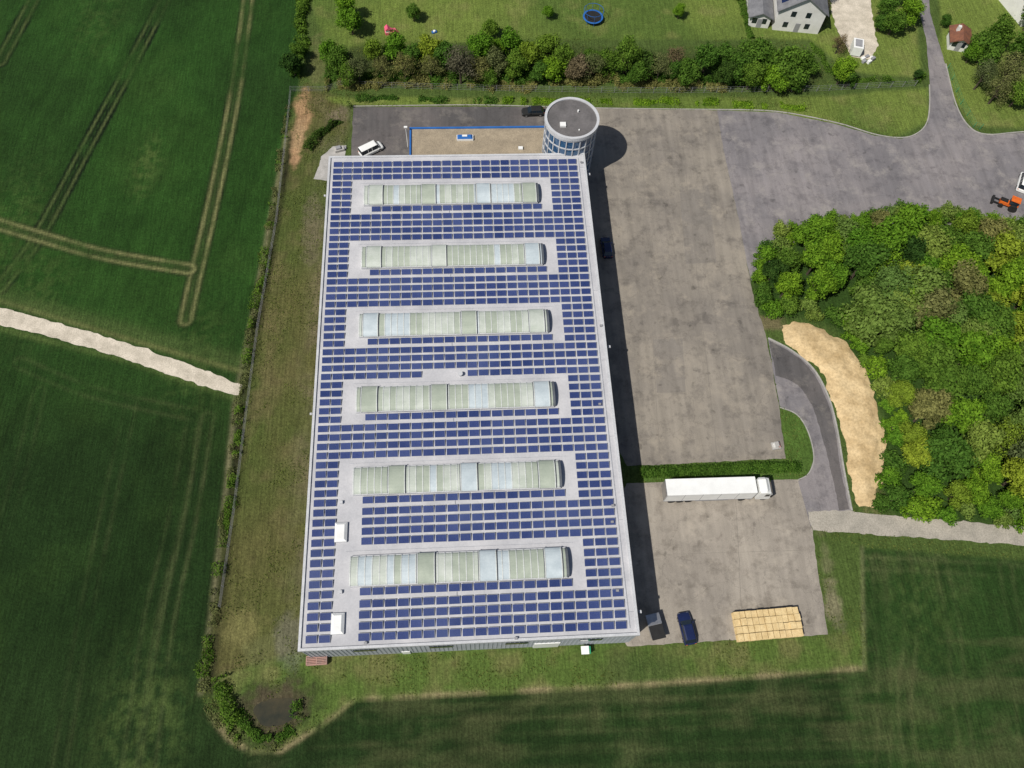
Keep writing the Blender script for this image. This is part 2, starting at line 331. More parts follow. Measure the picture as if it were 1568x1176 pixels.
i=np.arange(nx_-1)[None,:]+np.arange(ny_-1)[:,None]*nx_
q=np.stack([i,i+1,i+1+nx_,i+nx_],-1).reshape(-1,4).astype(np.int32)
me.loops.add(q.size); me.loops.foreach_set('vertex_index',q.ravel())
me.polygons.add(len(q)); me.polygons.foreach_set('loop_start',np.arange(0,q.size,4,dtype=np.int32)); me.polygons.foreach_set('loop_total',np.full(len(q),4,np.int32))
me.update(calc_edges=True)
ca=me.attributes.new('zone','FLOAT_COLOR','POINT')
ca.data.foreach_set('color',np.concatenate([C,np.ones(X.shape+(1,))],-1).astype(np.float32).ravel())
m,n,b=newmat('field_and_grass'); v=coord(n)
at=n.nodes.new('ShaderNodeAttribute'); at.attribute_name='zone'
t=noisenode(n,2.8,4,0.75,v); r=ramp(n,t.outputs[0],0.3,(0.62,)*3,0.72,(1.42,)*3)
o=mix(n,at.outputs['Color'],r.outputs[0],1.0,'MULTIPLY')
mp=n.nodes.new('ShaderNodeMapping'); mp.inputs['Scale'].default_value=(4.0,0.2,1); mp.inputs['Rotation'].default_value=(0,0,math.radians(-12)); n.links.new(v,mp.inputs[0])
t2=noisenode(n,0.9,2,0.6,mp.outputs[0]); r=ramp(n,t2.outputs[0],0.35,(0.82,)*3,0.65,(1.18,)*3); o=mix(n,o,r.outputs[0],1.0,'MULTIPLY')
n.links.new(o,b.inputs['Base Color']); b.inputs['Roughness'].default_value=0.95; b.inputs['Specular IOR Level'].default_value=0.1
bump(n,b,t.outputs[0],0.9,0.25)
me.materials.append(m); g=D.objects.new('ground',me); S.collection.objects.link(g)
# ---------------------------------------------------------------- paved surfaces
sheet('asphalt_parking',GP([(541,164),(780,163),(940,167),(940,300),(535,300)]),0.010,'asphd',0.1)
yardp=GP([(900,166),(1100,169),(1108,230),(1130,330),(1143,400),(1155,460),(1172,510),(1184,570),(1193,625),(1203,702),(960,714),(900,600),(840,300)])
sheet('yard_pavement',yardp,0.016,'yard',0.12)
roadp=GP([(1098,169),(1190,172),(1280,190),(1340,208),(1380,213),(1404,206),(1420,190),(1424,165),(1424,130),(1418,60),(1408,20),(1405,-60),(1418,-60),(1424,20),(1448,100),(1462,160),(1482,195),(1510,207),(1568,203),(1900,190),(1900,345),(1568,345),(1500,345),(1400,345),(1250,345),(1180,400),(1150,430),(1143,400),(1130,330),(1108,230)])
sheet('access_road',roadp,0.022,'asph',0.08)
sheet('lower_yard_pavement',GP([(960,740),(1224,734),(1237,785),(1244,812),(1250,860),(1268,972),(1120,980),(960,990),(900,900)]),0.016,'yard2',0.12)
M['joint']=mat('joint_sealant',(0.17,0.15,0.13),(0.2,0.18,0.15),1)
M['repair']=asphalt('repair_asphalt',(0.215,0.192,0.165),(0.18,0.163,0.145),(0.7,0.7,0.7))
def line(name,a,b,w,z,mk='joint'):
    p=densify([G(*a),G(*b)],.6,False); k=np.array(p); jn=(fbm(k[:,0],k[:,1],1.0,5,2)-.5)*.25
    L=[];Rr=[]
    for i_,q_ in enumerate(p):
        L.append((q_[0]+jn[i_]-w/2,q_[1]+jn[i_]*.3-w/2*.6,z)); Rr.append((q_[0]+jn[i_]+w/2,q_[1]+jn[i_]*.3+w/2*.6,z))
    nn=len(L); me=D.meshes.new(name); me.from_pydata(L+Rr,[],[(k_,nn+k_,nn+k_+1,k_+1) for k_ in range(nn-1)]); me.materials.append(M[mk])
    o=D.objects.new(name,me); S.collection.objects.link(o)
line('pavement_joint',(1040,170),(1098,700),.07,.0205); line('pavement_joint',(980,175),(1010,700),.06,.0205)
line('pavement_joint',(930,330),(1125,325),.06,.0206); line('pavement_joint',(950,520),(1170,508),.06,.0206)
line('pavement_joint',(1125,740),(1138,975),.07,.0205); line('pavement_joint',(990,850),(1245,842),.06,.0206)
sheet('asphalt_repair',GP([(1040,285),(1085,284),(1097,402),(1050,404)]),0.0185,'repair',.05)
sheet('asphalt_repair',GP([(1000,520),(1045,518),(1050,600),(1006,602)]),0.0185,'repair',.05)
outer=catmull(GP([(1176,518),(1212,537),(1245,565),(1267,605),(1280,650),(1292,720),(1304,782)]),False,6)
inner=GP([(1262,800),(1241,806),(1234,780),(1222,737),(1238,727),(1247,700),(1238,660),(1220,633),(1194,622),(1184,570)])
sheet('curved_driveway',outer+inner,0.028,'asph',0.0)
drk=catmull(GP([(1178,521),(1212,540),(1243,568),(1264,607),(1277,652),(1288,720),(1300,780)]),False,5)+catmull(GP([(1285,782),(1272,720),(1262,680),(1245,625),(1222,590),(1188,575)]),False,4)
sheet('fresh_tarmac',drk,0.034,'asphd',0.12)
ribbon('driveway_kerb',outer,0.28,0,0.14,'kerb')
ribbon('island_kerb',catmull(GP([(1194,624),(1220,635),(1237,661),(1246,700),(1238,725),(1222,735)]),False,6),0.15,0,0.13,'kerb')
ribbon('road_kerb',catmull(GP([(1100,168),(1190,171),(1280,188),(1340,206),(1380,211),(1403,205),(1418,190),(1423,165),(1423,130)]),False,5),0.2,0,0.12,'kerb')
ribbon('verge_kerb',catmull(GP([(541,163),(700,161),(780,162),(930,166),(1100,168)]),False,3),0.15,0,0.12,'kerb')
ribbon('right_road_kerb',catmull(GP([(1448,98),(1463,158),(1483,193),(1511,206),(1568,202),(1700,196)]),False,5),0.2,0,0.12,'kerb')
sheet('farm_path',GP([(1238,782),(1300,783),(1345,788),(1450,797),(1568,806),(1900,830),(1900,862),(1568,836),(1440,826),(1340,818),(1244,812)]),0.040,'gpath',0.2)
sheet('gravel_track',catmull(GP([(-400,380),(-100,448),(0,472),(100,497),(200,527),(300,562),(371,590)]),False,4)+catmull(GP([(366,606),(300,588),(200,553),(100,522),(0,498),(-100,475),(-400,405)]),False,4),0.012,'gravel',0.24)
sheet('gravel_driveway',GP([(1275,-60),(1330,-60),(1335,20),(1345,70),(1330,92),(1305,88),(1285,50),(1272,20)]),0.012,'gravel',0.3)
sp=GP([(1197,496),(1240,495),(1290,520),(1322,560),(1345,620),(1358,680),(1352,730),(1335,775),(1312,782),(1301,740),(1289,660),(1275,605),(1250,563),(1218,535),(1200,520)])
px=np.array(sp); gx=np.arange(px[:,0].min()-1,px[:,0].max()+1,0.3); gy=np.arange(px[:,1].min()-1,px[:,1].max()+1,0.3)
GX,GY=np.meshgrid(gx,gy); s_=-sdf(GX,GY,sp)+(fbm(GX,GY,0.5,5)-0.5)*2.0
hz=np.clip(s_,-1,1.8)*0.27*(0.45+fbm(GX,GY,0.55,3,3))-0.01
me=D.meshes.new('sand_bank'); w_=len(gx); h_=len(gy); fs=[(a+b_*w_,a+1+b_*w_,a+1+(b_+1)*w_,a+(b_+1)*w_) for b_ in range(h_-1) for a in range(w_-1) if hz[b_:b_+2,a:a+2].max()>0]
me.from_pydata(np.stack([GX,GY,hz],-1).reshape(-1,3).tolist(),[],fs); me.materials.append(M['sand'])
me.polygons.foreach_set('use_smooth',[True]*len(fs)); S.collection.objects.link(D.objects.new('sand_bank',me))
pc=G(424,1090); pp=[(pc[0]+math.cos(a)*2.9*(1+0.12*math.sin(3*a)),pc[1]+math.sin(a)*1.9*(1+0.1*math.sin(2*a+1))) for a in np.linspace(0,2*math.pi,30,endpoint=False)]
sheet('pond_water',pp,0.012,'water',0.15)
# ---------------------------------------------------------------- warehouse
BX0,BX1,BY0,BY1,BZ=-22.7,21.6,13.6,94.9,8.0
wh=empty('warehouse_building',(0,0,0))
mb=MB(); mb.box(BX0+.15,BX1-.15,BY0+.15,BY1-.15,-0.1,BZ-0.3)
for k in range(int((BX1-BX0)/0.6)):
    x=BX0+0.3+k*0.6; mb.box(x,x+0.12,BY0+0.09,BY0+0.15,0.4,BZ-0.3); mb.box(x,x+0.12,BY1-0.15,BY1-0.09,0.4,BZ-0.3)
for k in range(int((BY1-BY0)/0.6)):
    y=BY0+0.3+k*0.6; mb.box(BX0+0.09,BX0+0.15,y,y+0.12,0.4,BZ-0.3); mb.box(BX1-0.15,BX1-0.09,y,y+0.12,0.4,BZ-0.3)
mb.obj('walls',['wall'],wh)
mb=MB(); mb.box(BX0+.12,BX1-.12,BY0+.12,BY1-.12,BZ-0.28,BZ); mb.obj('roof_deck',['roof'],wh)
mb=MB()
for a in ((BX0,BX1,BY0,BY0+.35),(BX0,BX1,BY1-.35,BY1),(BX0,BX0+.35,BY0+.35,BY1-.35),(BX1-.35,BX1,BY0+.35,BY1-.35)): mb.box(*a,BZ-0.5,BZ+0.22)
mb.obj('parapet_coping',['coping'],wh)
mb=MB()
for y in np.arange(20,90,8.5): 
    mb.box(BX1-.13,BX1-.02,y,y+3.6,0.0,4.2,0); mb.box(BX1-.05,BX1+.5,y-.2,y+3.8,4.3,4.45,1)
    mb.box(BX0+.02,BX0+.13,y,y+2.4,4.8,6.0,2)
for x in (-16,-6,4,14): mb.box(x,x+3.0,BY0+.02,BY0+.13,4.8,6.0,2)
mb.box(-10,-8.9,BY0+.02,BY0+.13,0,2.2,0); mb.box(8,11.5,BY0+.0,BY0+.13,0,4,0)
mb.obj('doors_and_windows',['white','grey','glass'],wh)
mb=MB()
for u,v in ((903,262),(937,527),(983,935)):
    y=G(u,v,8)[1]; mb.box(BX1,BX1+0.5,y-.05,y+.05,7.2,7.3,0); mb.box(BX1+0.4,BX1+.75,y-.2,y+.2,7.1,7.28,1)
for v in (295,630):
    y=G(490,v,8)[1]; mb.box(BX0-.4,BX0,y-.05,y+.05,7.2,7.3,0); mb.box(BX0-.6,BX0-.3,y-.16,y+.16,7.1,7.28,1)
mb.obj('wall_floodlights',['grey','coping'],wh)
m,n,b=newmat('solar_cells'); geo=n.nodes.new('ShaderNodeNewGeometry')
uv=n.nodes.new('ShaderNodeUVMap'); br=n.nodes.new('ShaderNodeTexBrick'); n.links.new(uv.outputs[0],br.inputs[0])
br.offset=0; br.inputs['Scale'].default_value=1; br.inputs['Brick Width'].default_value=0.1; br.inputs['Row Height'].default_value=1/6
br.inputs['Mortar Size'].default_value=0.005; br.inputs['Color1'].default_value=(0.014,0.030,0.12,1); br.inputs['Color2'].default_value=(0.020,0.037,0.142,1); br.inputs['Mortar'].default_value=(0.10,0.12,0.21,1)
r=ramp(n,geo.outputs['Random Per Island'],0,(0.75,0.8,0.85),1,(1.3,1.22,1.15)); o=mix(n,br.outputs[0],r.outputs[0],1.0,'MULTIPLY')
tt=noisenode(n,0.12,3,0.5,geo.outputs['Position']); r=ramp(n,tt.outputs[0],0.4,(0,0,0),0.7,(0.28,0.28,0.28)); o=mix(n,o,(0.11,0.14,0.28),r.outputs[0])
n.links.new(o,b.inputs['Base Color']); b.inputs['Roughness'].default_value=0.22; b.inputs['Specular IOR Level'].default_value=0.4
M['cells']=m
cy=[86.2,73.75,61.2,48.65,36.1,23.5]; RP=12.54/9; CP=1.68; CX=-21.9; PW,PD=1.48,1.0; tilt=math.radians(10)
fv=[];ff=[];gv=[];gf=[];guv=[]
def panel(x,y):
    x+=random.uniform(-.02,.02); y+=random.uniform(-.02,.02)
    c,s=math.cos(tilt),math.sin(tilt); z0=BZ+0.12
    def P(px,py,pz): return (x+px,y+py*c-pz*s,z0+PD/2*s+py*s+pz*c)
    o=len(fv); hw,hd=PW/2,PD/2
    for pz in (-0.04,0.0):
        for a in ((-hw,-hd),(hw,-hd),(hw,hd),(-hw,hd)): fv.append(P(a[0],a[1],pz))
    ff.extend([tuple(o+i for i in f) for f in ((3,2,1,0),(4,5,6,7),(0,1,5,4),(1,2,6,5),(2,3,7,6),(3,0,4,7))])
    for a in ((-hw+.1,-.06),(hw-.1,-.06)):
        o=len(fv); yy=hd-0.1
        for q in ((a[0]-.03,yy-.03),(a[0]+.03,yy-.03),(a[0]+.03,yy+.03),(a[0]-.03,yy+.03)): fv.append((x+q[0],y+q[1],BZ+0.001)); 
        for q in ((a[0]-.03,yy-.03),(a[0]+.03,yy-.03),(a[0]+.03,yy+.03),(a[0]-.03,yy+.03)): fv.append(P(q[0],q[1],-0.04))
        ff.extend([tuple(o+i for i in f) for f in ((0,1,5,4),(1,2,6,5),(2,3,7,6),(3,0,4,7))])
    o=len(gv); e=0.028
    for a in ((-hw+e,-hd+e),(hw-e,-hd+e),(hw-e,hd-e),(-hw+e,hd-e)): gv.append(P(a[0],a[1],0.004))
    gf.append((o,o+1,o+2,o+3)); guv.extend([(0,0),(1,0),(1,1),(0,1)])
SX0,SX1=-16.3,12.6
rows=[cy[-1]-0.15+k*RP for k in range(-6,52)]
for y in rows:
    if y<BY0+1.1 or y>BY1-1.2: continue
    for c in range(25):
        x=CX+CP*(c+0.5)
        k=int(np.argmin([abs(y-(q-0.15)) for q in cy])); dr=round((y-(cy[k]-0.15))/RP)
        yy=y
        if abs(dr)<=2 and 2<=c<22:
            if dr==-2 and SX0+0.6<x<SX1+0.3: yy=y+0.22
            else: continue
        if c in (2,3) and y<cy[4]-3: continue
        if k==3 and dr==3 and -6.8<x<-0.3: continue
        panel(x,yy)
me=D.meshes.new('solar_panel_frames'); me.from_pydata(fv,[],ff); me.materials.append(M['pframe']); ob=D.objects.new('solar_panel_frames',me); S.collection.objects.link(ob); ob.parent=wh
me=D.meshes.new('solar_panels'); me.from_pydata(gv,[],gf); me.materials.append(M['cells']); ul=me.uv_layers.new(name='UVMap'); ul.data.foreach_set('uv',np.array(guv,np.float32).ravel())
ob=D.objects.new('solar_panels',me); S.collection.objects.link(ob); ob.parent=wh
M['pc1']=mat('polycarbonate_clear',(0.50,0.53,0.48),(0.41,0.45,0.39),0.6,0.3,0.5,fa=0.06)
M['pc2']=mat('polycarbonate_green',(0.385,0.425,0.35),(0.32,0.36,0.295),0.6,0.3,0.5,fa=0.06)
M['pc3']=mat('polycarbonate_blue',(0.50,0.56,0.585),(0.41,0.47,0.50),0.6,0.3,0.5,fa=0.06)
M['pcrib']=mat('glazing_bar',(0.57,0.59,0.57),(0.50,0.52,0.50),0.6,0.4,0.4)
M['dseal_shade']=mat('dark_gasket_and_shade',(0.10,0.11,0.13),(0.08,0.09,0.10),0.6,0.6,0.3)
vents=[(575,656,740,812),(572,672,815),(567,718,822),(565,672,830),(607,718,838),(652,747,848)]
pyv=[297,390,493,607,733,868]
def barrel(mb,x0,x1,yc,hw,h,z0,m,rad_off=0.0,n=12,ends=True,a0=0,a1=math.pi):
    rings=[]
    for x in (x0,x1):
        rings.append([(x,yc-(hw+rad_off)*math.cos(a0+(a1-a0)*i/n),z0+(h+rad_off)*math.sin(a0+(a1-a0)*i/n)) for i in range(n+1)])
    k=n+1; vs=rings[0]+rings[1]; fs=[(i,i+1,k+i+1,k+i) for i in range(n)]
    if ends: fs+=[tuple(range(k)),tuple(range(2*k-1,k-1,-1))]
    mb.add(vs,fs,m)
for i,yc in enumerate(cy):
    mb=MB(); hw=1.95; z0=BZ+0.42; hh=0.62
    mb.box(SX0-.1,SX1+.1,yc-hw-.12,yc+hw+.12,BZ+.002,z0,5)
    N=30; dx=(SX1-SX0)/N; cur=0
    for k in range(N):
        if random.random()<0.6: cur=random.choice([0,1,2,1,0,1])
        a=SX0+k*dx; barrel(mb,a+.06,a+dx-.06,yc,hw,hh,z0,cur,ends=False)
        barrel(mb,a-.06,a+.06,yc,hw,hh,z0,3,0.05,ends=True)
    barrel(mb,SX1-.05,SX1+.3,yc,hw,hh,z0,4,0.05,ends=True); barrel(mb,SX0-.1,SX0+.05,yc,hw,hh,z0,3,0.04,ends=True)  # dark right end: shadow side painted in with the dark vent-edge material
    for u in vents[i]:
        x=G(u,pyv[i],9.0)[0]; x=min(x,SX1-1.3); x=max(x,SX0+1.3); w=1.1
        barrel(mb,x-w,x+w,yc,hw,hh,z0,random.choice([0,1,2]),0.15,ends=True,a0=0.16,a1=math.pi-0.16)
        barrel(mb,x-w-.09,x-w+.03,yc,hw,hh,z0,3,0.2,ends=True,a0=0.14,a1=math.pi-0.14)
        barrel(mb,x+w-.03,x+w+.09,yc,hw,hh,z0,3,0.2,ends=True,a0=0.14,a1=math.pi-0.14)
        barrel(mb,x-w-.2,x-w-.09,yc,hw,hh,z0,4,0.06,ends=True,a0=0.1,a1=math.pi-0.1)
        barrel(mb,x+w+.09,x+w+.24,yc,hw,hh,z0,4,0.06,ends=True,a0=0.1,a1=math.pi-0.1)
    mb.obj('barrel_skylight',['pc1','pc2','pc3','pcrib','dseal_shade','coping'],wh)
mb=MB()
for u,v in ((522,815),(517,955)):
    x,y=G(u,v,8.3); mb.box(x-.85,x+.85,y-1.35,y+1.35,BZ+.002,BZ+.35,0); mb.loft([[(x-.8,y-1.3,BZ+.36),(x+.8,y-1.3,BZ+.36),(x+.8,y+1.3,BZ+.36),(x-.8,y+1.3,BZ+.36)],[(x-.5,y-1.0,BZ+.62),(x+.5,y-1.0,BZ+.62),(x+.5,y+1.0,BZ+.62),(x-.5,y+1.0,BZ+.62)]],1)
for u,v in ((523,770),(522,907)):
    x,y=G(u,v,8); mb.box(x-.2,x+.2,y-.2,y+.2,BZ+.002,BZ+.4,0)
x,y=G(705,575,8); mb.cyl((x,y,BZ+.002),.22,.55,0); mb.cyl((x,y,BZ+.55),.36,.15,0)
for u,v in ((920,500),(918,620),(938,775),(937,800),(945,905),(790,978),(560,985),(890,250)):
    x,y=G(u,v,8); mb.box(x-.2,x+.2,y-.15,y+.15,BZ+.2,BZ+.42,2)
mb.obj('roof_hatches_and_vents',['coping','white','grey'],wh)
mb=MB()
for y in np.arange(BY0+3,BY1-2,12.54): mb.box(BX1-1.1,BX1-.5,y,y+.05,BZ+.002,BZ+.08,0)
mb.box(BX1-1.25,BX1-1.15,BY0+1,BY1-1,BZ+.002,BZ+.09,0)
for yc in cy: mb.box(SX0+14,SX0+14.08,yc-4.0,yc-2.2,BZ+.002,BZ+.09,0); mb.box(SX0-.8,SX1+1.2,yc+2.75,yc+2.8,BZ+.002,BZ+.05,0)
mb.obj('cable_tray',['pframe'],wh)
# ---------------------------------------------------------------- annex with gravel roof and round tower
ax0,ay1=G(628,196,4.2); ax1=G(852,200,4.2)[0]
an=empty('office_annex')
mb=MB(); mb.box(ax0,ax1,BY1+.02,ay1,-.1,3.95,0); mb.obj('walls',['whitewall'],an)
mb=MB(); mb.box(ax0+.2,ax1,BY1+.02,ay1-.2,3.951,4.05,0); mb.obj('gravel_roof',['gravelroof'],an)
mb=MB(); mb.box(ax0-.1,ax1,ay1-.2,ay1+.1,3.7,4.3,0); mb.box(ax0-.1,ax0+.2,BY1+.02,ay1-.2,3.7,4.3,0); mb.obj('blue_fascia',['blue'],an)
mb=MB()
for k in range(7): mb.box(ax0+1.5+k*3.2,ax0+3.7+k*3.2,ay1+.001,ay1+.03,1,2.6,0)
mb.obj('windows',['glass'],an)
x,y=G(712,211,4.3); mb=MB(); mb.box(x-1.5,x+1.5,y-.55,y+.55,4.06,4.5,1); mb.loft([[(x-1.4,y-.5,4.5),(x+1.4,y-.5,4.5),(x+1.4,y+.5,4.5),(x-1.4,y+.5,4.5)],[(x-1.1,y-.3,4.8),(x+1.1,y-.3,4.8),(x+1.1,y+.3,4.8),(x-1.1,y+.3,4.8)]],0)
mb.box(x-.5,x+.4,y-.2,y+.2,4.81,4.9,1)
x2,y2=G(760,228,4.1); mb.box(x2+4,x2+4.8,y2-.3,y2+.3,4.06,4.4,1)
mb.obj('rooflight_unit',['blue','white'],an)
mb=MB(); x,y=G(624,200,4.5); mb.cyl((x-.3,y+.2,0),.06,5.2,0,8); mb.box(x-.6,x,y,y+.35,5.1,5.3,0); mb.obj('wall_lamp_mast',['white'],an)
TZ=12.5; tx,ty=G(876,180,TZ); TR=(G(918,180,TZ)[0]-G(834,180,TZ)[0])/2
tw=empty('round_stair_tower',(tx,ty,0))
mb=MB(); mb.cyl((0,0,-.1),TR-.25,TZ-.3,0,48); mb.obj('glass_drum',['bglass'],tw,smooth=False)
mb=MB()
for z in np.arange(0,TZ-.5,1.9): mb.cyl((0,0,z),TR-.14,0.22,0,48)
for k in range(24):
    a=2*math.pi*k/24; c,s=math.cos(a),math.sin(a); r=TR-.12; w=.09
    mb.add([(c*(r-.2)-s*w*q1,s*(r-.2)+c*w*q1,z) if q2==0 else (c*r-s*w*q1,s*r+c*w*q1,z) for z in (0,TZ-.4) for q1,q2 in ((-1,0),(1,0),(1,1),(-1,1))],[(0,1,5,4),(1,2,6,5),(2,3,7,6),(3,0,4,7)],0)
mb.obj('mullions_and_bands',['coping'],tw)
mb=MB()
def ring(r0,r1,z0,z1,m,n=64):
    vs=[];fs=[]
    for i in range(n):
        a=2*math.pi*i/n; c,s=math.cos(a),math.sin(a)
        vs+=[(r0*c,r0*s,z0),(r1*c,r1*s,z0),(r1*c,r1*s,z1),(r0*c,r0*s,z1)]
    for i in range(n):
        j=(i+1)%n
        for k in range(4): fs.append((i*4+k,j*4+k,j*4+(k+1)%4,i*4+(k+1)%4))
    mb.add(vs,fs,m)
ring(TR-.45,TR,TZ-.7,TZ,0); mb.cyl((0,0,TZ-.5),TR-.45,.28,1,64)
mb.box(-2.2,-1.2,-2.0,-1.1,TZ-.22,TZ+.15,2); mb.cyl((1.2,1.5,TZ-.22),.15,.4,2,10); mb.box(.9,1.1,-2.8,-2.6,TZ-.22,TZ,2)
mb.obj('roof_and_rim',['coping','dgrey','white'],tw)
# ---------------------------------------------------------------- vehicles
def car(name,u,v,rz,paint,L=4.4,Wd=1.8,Hh=1.48,van=False):
    mb=MB(); hw=Wd/2
    st=[(-.5,.80,.72),(-.485,.93,.86),(-.40,.99,.93),(-.1,1,.95),(.2,1,.93),(.30,.99,.88),(.44,.95,.78),(.49,.84,.66),(.5,.7,.58)]
    rings=[]
    for f,w,zt in st:
        a=hw*w; x=f*L
        rings.append([(x,-a*.86,.22),(x,-a,.36),(x,-a,zt*.82),(x,-a*.9,zt),(x,a*.9,zt),(x,a,zt*.82),(x,a,.36),(x,a*.86,.22)])
    mb.loft(rings,0)
    xb0,xb1,xt0,xt1=(-.46*L,.24*L,-.36*L,.08*L) if not van else (-.485*L,.36*L,-.46*L,.22*L)
    A=hw*.86; B=hw*.68; z0=.92; z1=Hh
    vs=[(xb0,-A,z0),(xb1,-A,z0-.02),(xb1,A,z0-.02),(xb0,A,z0),(xt0,-B,z1-.05),(xt1,-B,z1-.05),(xt1,B,z1-.05),(xt0,B,z1-.05)]
    mb.add(vs,[(0,1,5,4),(1,2,6,5),(2,3,7,6),(3,0,4,7)],1)
    vs=[(xt0-.06,-B-.03,z1-.05),(xt1+.06,-B-.03,z1-.05),(xt1+.06,B+.03,z1-.05),(xt0-.06,B+.03,z1-.05),(xt0+.08,-B+.1,z1),(xt1-.12,-B+.1,z1),(xt1-.12,B-.1,z1),(xt0+.08,B-.1,z1)]
    mb.add(vs,[(0,1,5,4),(1,2,6,5),(2,3,7,6),(3,0,4,7),(4,5,6,7)],0)
    for s in (-1,1):
        for x in (xb0+1.3,xb0+2.1):
            mb.add([(x,s*(A+.006),z0),(x+.09,s*(A+.006),z0),(x+.09,s*(B+.012),z1-.04),(x,s*(B+.012),z1-.04)],[(0,1,2,3)],0)
        for f in (-.32,.31):
            mb.cyl((f*L,s*hw*1.0-(.2 if s>0 else 0),.32),.32,.2,2,18,'y'); mb.cyl((f*L,s*(hw+.01)-(.01 if s>0 else 0),.32),.19,.012,3,12,'y')
        mb.box(xb1-.55,xb1-.35,s*(hw+.02)-.09,s*(hw+.02)+.09,.92,1.06,0)
        mb.box(.455*L,.488*L,s*hw*.66-.16,s*hw*.66+.16,.60,.70,3); mb.box(-.5*L,-.49*L,s*hw*.7-.12,s*hw*.7+.12,.65,.8,4)
    x,y=G(u,v,.7); return mb.obj(name,[paint,'glass','black','chrome','orange'],None,(x,y,0),rz)
car('parked_car',1052,962,math.radians(97),'dblue',4.5,1.85)
car('parked_car',816,170,math.radians(182),'black',4.3,1.8)
car('parked_van',568,228,math.radians(32),'white',4.6,1.9,1.85,True)
car('parked_car',929,378,math.radians(92),'dblue',4.3,1.8)
car('parked_van',1568,278,math.radians(60),'white',4.8,1.9,1.9,True)
# semi truck
mb=MB()
mb.box(-8.2,5.3,-1.27,1.27,1.25,4.0,0); mb.box(-8.25,5.33,-1.3,1.3,1.12,1.25,1); 
for x in np.arange(-8.2,5.4,2.7): mb.box(x-.03,x+.03,-1.285,-1.271,1.3,3.95,1); mb.box(x-.03,x+.03,1.271,1.285,1.3,3.95,1); mb.box(x-.02,x+.02,-1.2,1.2,4.001,4.008,0)
mb.box(-8.3,-8.205,-1.2,1.2,1.3,3.9,3)
for x in (-6.9,-5.6,-4.3): 
    for s in (-1,1): mb.cyl((x,s*1.05-.17,.52),.52,.34,2,20,'y'); 
for s in (-1,1): mb.box(-3.2,1.8,s*1.2-.03,s*1.2+.03,.55,1.05,1)
mb.box(2.2,8.1,-.45,.45,.65,1.0,2); mb.box(3.0,3.2,-1,-.8,.05,1.1,3); mb.box(3.0,3.2,.8,1,.05,1.1,3)
for x in (3.9,7.3):
    for s in (-1,1): mb.cyl((x,s*1.05-.17,.52),.52,.34,2,20,'y')
def sec(x,w,z0,z1): return [(x,-w,z0),(x,-w,z1-.15),(x,-w+.18,z1),(x,w-.18,z1),(x,w,z1-.15),(x,w,z0)]
mb.loft([sec(6.0,1.24,.6,3.7),sec(6.9,1.25,.55,3.75),sec(7.6,1.24,.5,3.4),sec(8.1,1.22,.45,2.6),sec(8.25,1.15,.45,1.5)],0)
mb.add([(7.64,-1.05,3.40),(7.64,1.05,3.40),(8.14,1.05,2.62),(8.14,-1.05,2.62)],[(0,3,2,1)],4)
mb.loft([sec(5.75,1.0,3.1,3.85),sec(6.9,1.05,3.5,3.98),sec(7.2,.95,3.5,3.75)],0)
for s in (-1,1):
    mb.add([(6.95,s*1.256,1.9),(7.75,s*1.252,1.9),(7.6,s*1.252,2.9),(6.95,s*1.256,2.9)],[(0,1,2,3)],4)
    mb.box(7.75,7.95,s*1.42-.1,s*1.42+.1,2.2,2.9,2); mb.box(8.2,8.27,s*.85-.2,s*.85+.2,.8,1.05,3)
    mb.cyl((5.1,s*1.0-.25,.75),.3,.5,3,12,'y')
mb.box(8.2,8.28,-.7,.7,1.1,1.45,2)
x,y=G(1104,744,3.9); x1,y1=G(1030,748,3.9); x2_,y2_=G(1160,744,3.9)
mb.obj('semi_truck',['white','grey','black','chrome','glass'],None,(x,y,0),math.atan2(y2_-y1,x2_-x1),bev=0.03)
# small orange tractor
mb=MB(); mb.box(-1.6,1.7,-.45,.45,.6,1.3,0); mb.box(.4,1.75,-.42,.42,1.3,1.5,2); mb.box(-1.3,.2,-.6,.6,1.3,2.3,1); mb.box(-1.4,.3,-.7,.7,2.3,2.42,0)
for s in (-1,1): mb.cyl((-.9,s*.75-.2,.75),.75,.4,2,20,'y'); mb.cyl((1.2,s*.7-.15,.45),.45,.3,2,18,'y'); mb.box(1.7,2.6,s*.5-.06,s*.5+.06,.5,.75,2)
mb.box(2.6,3.0,-.9,.9,.2,.8,2)
x,y=G(1543,314,.5); mb.obj('orange_tractor',['orange','glass','black'],None,(x,y,0),math.radians(150),bev=.04)
# stacked timber pallets
mb=MB(); pu=[G(1127,945,1.3),G(1227,930,1.3),G(1233,973,1.3),G(1132,982,1.3)]
ox,oy=pu[3]; ex=Vector((pu[2][0]-ox,pu[2][1]-oy)); ey=Vector((pu[0][0]-ox,pu[0][1]-oy))
ang=math.atan2(ex.y,ex.x); LX=ex.length; LY=ey.length; nxp,nyp=11,4; px_,py_=LX/nxp,LY/nyp+.2
for a in range(nxp):
    for b_ in range(nyp):
        hh=random.choice([8,8,9,7]); x0=a*px_+random.uniform(0,.06); y0=b_*py_+random.uniform(0,.06); w=px_-.07; l=py_-.08
        for k in range(hh):
            z=k*.144; dx=random.uniform(-.02,.02)
            for s in (0,.5,1): mb.box(x0+dx+s*(w-.1),x0+dx+s*(w-.1)+.1,y0,y0+l,z+.02,z+.10,0)
            ns=7 if k==hh-1 else 3
            for q in range(ns): yy=y0+q*(l-.13)/(ns-1); mb.box(x0+dx,x0+dx+w,yy,yy+.13,z+.101,z+.125,0)
mb.obj('stacked_wood_pallets',['wood'],None,(ox,oy,0),ang)
mb=MB()
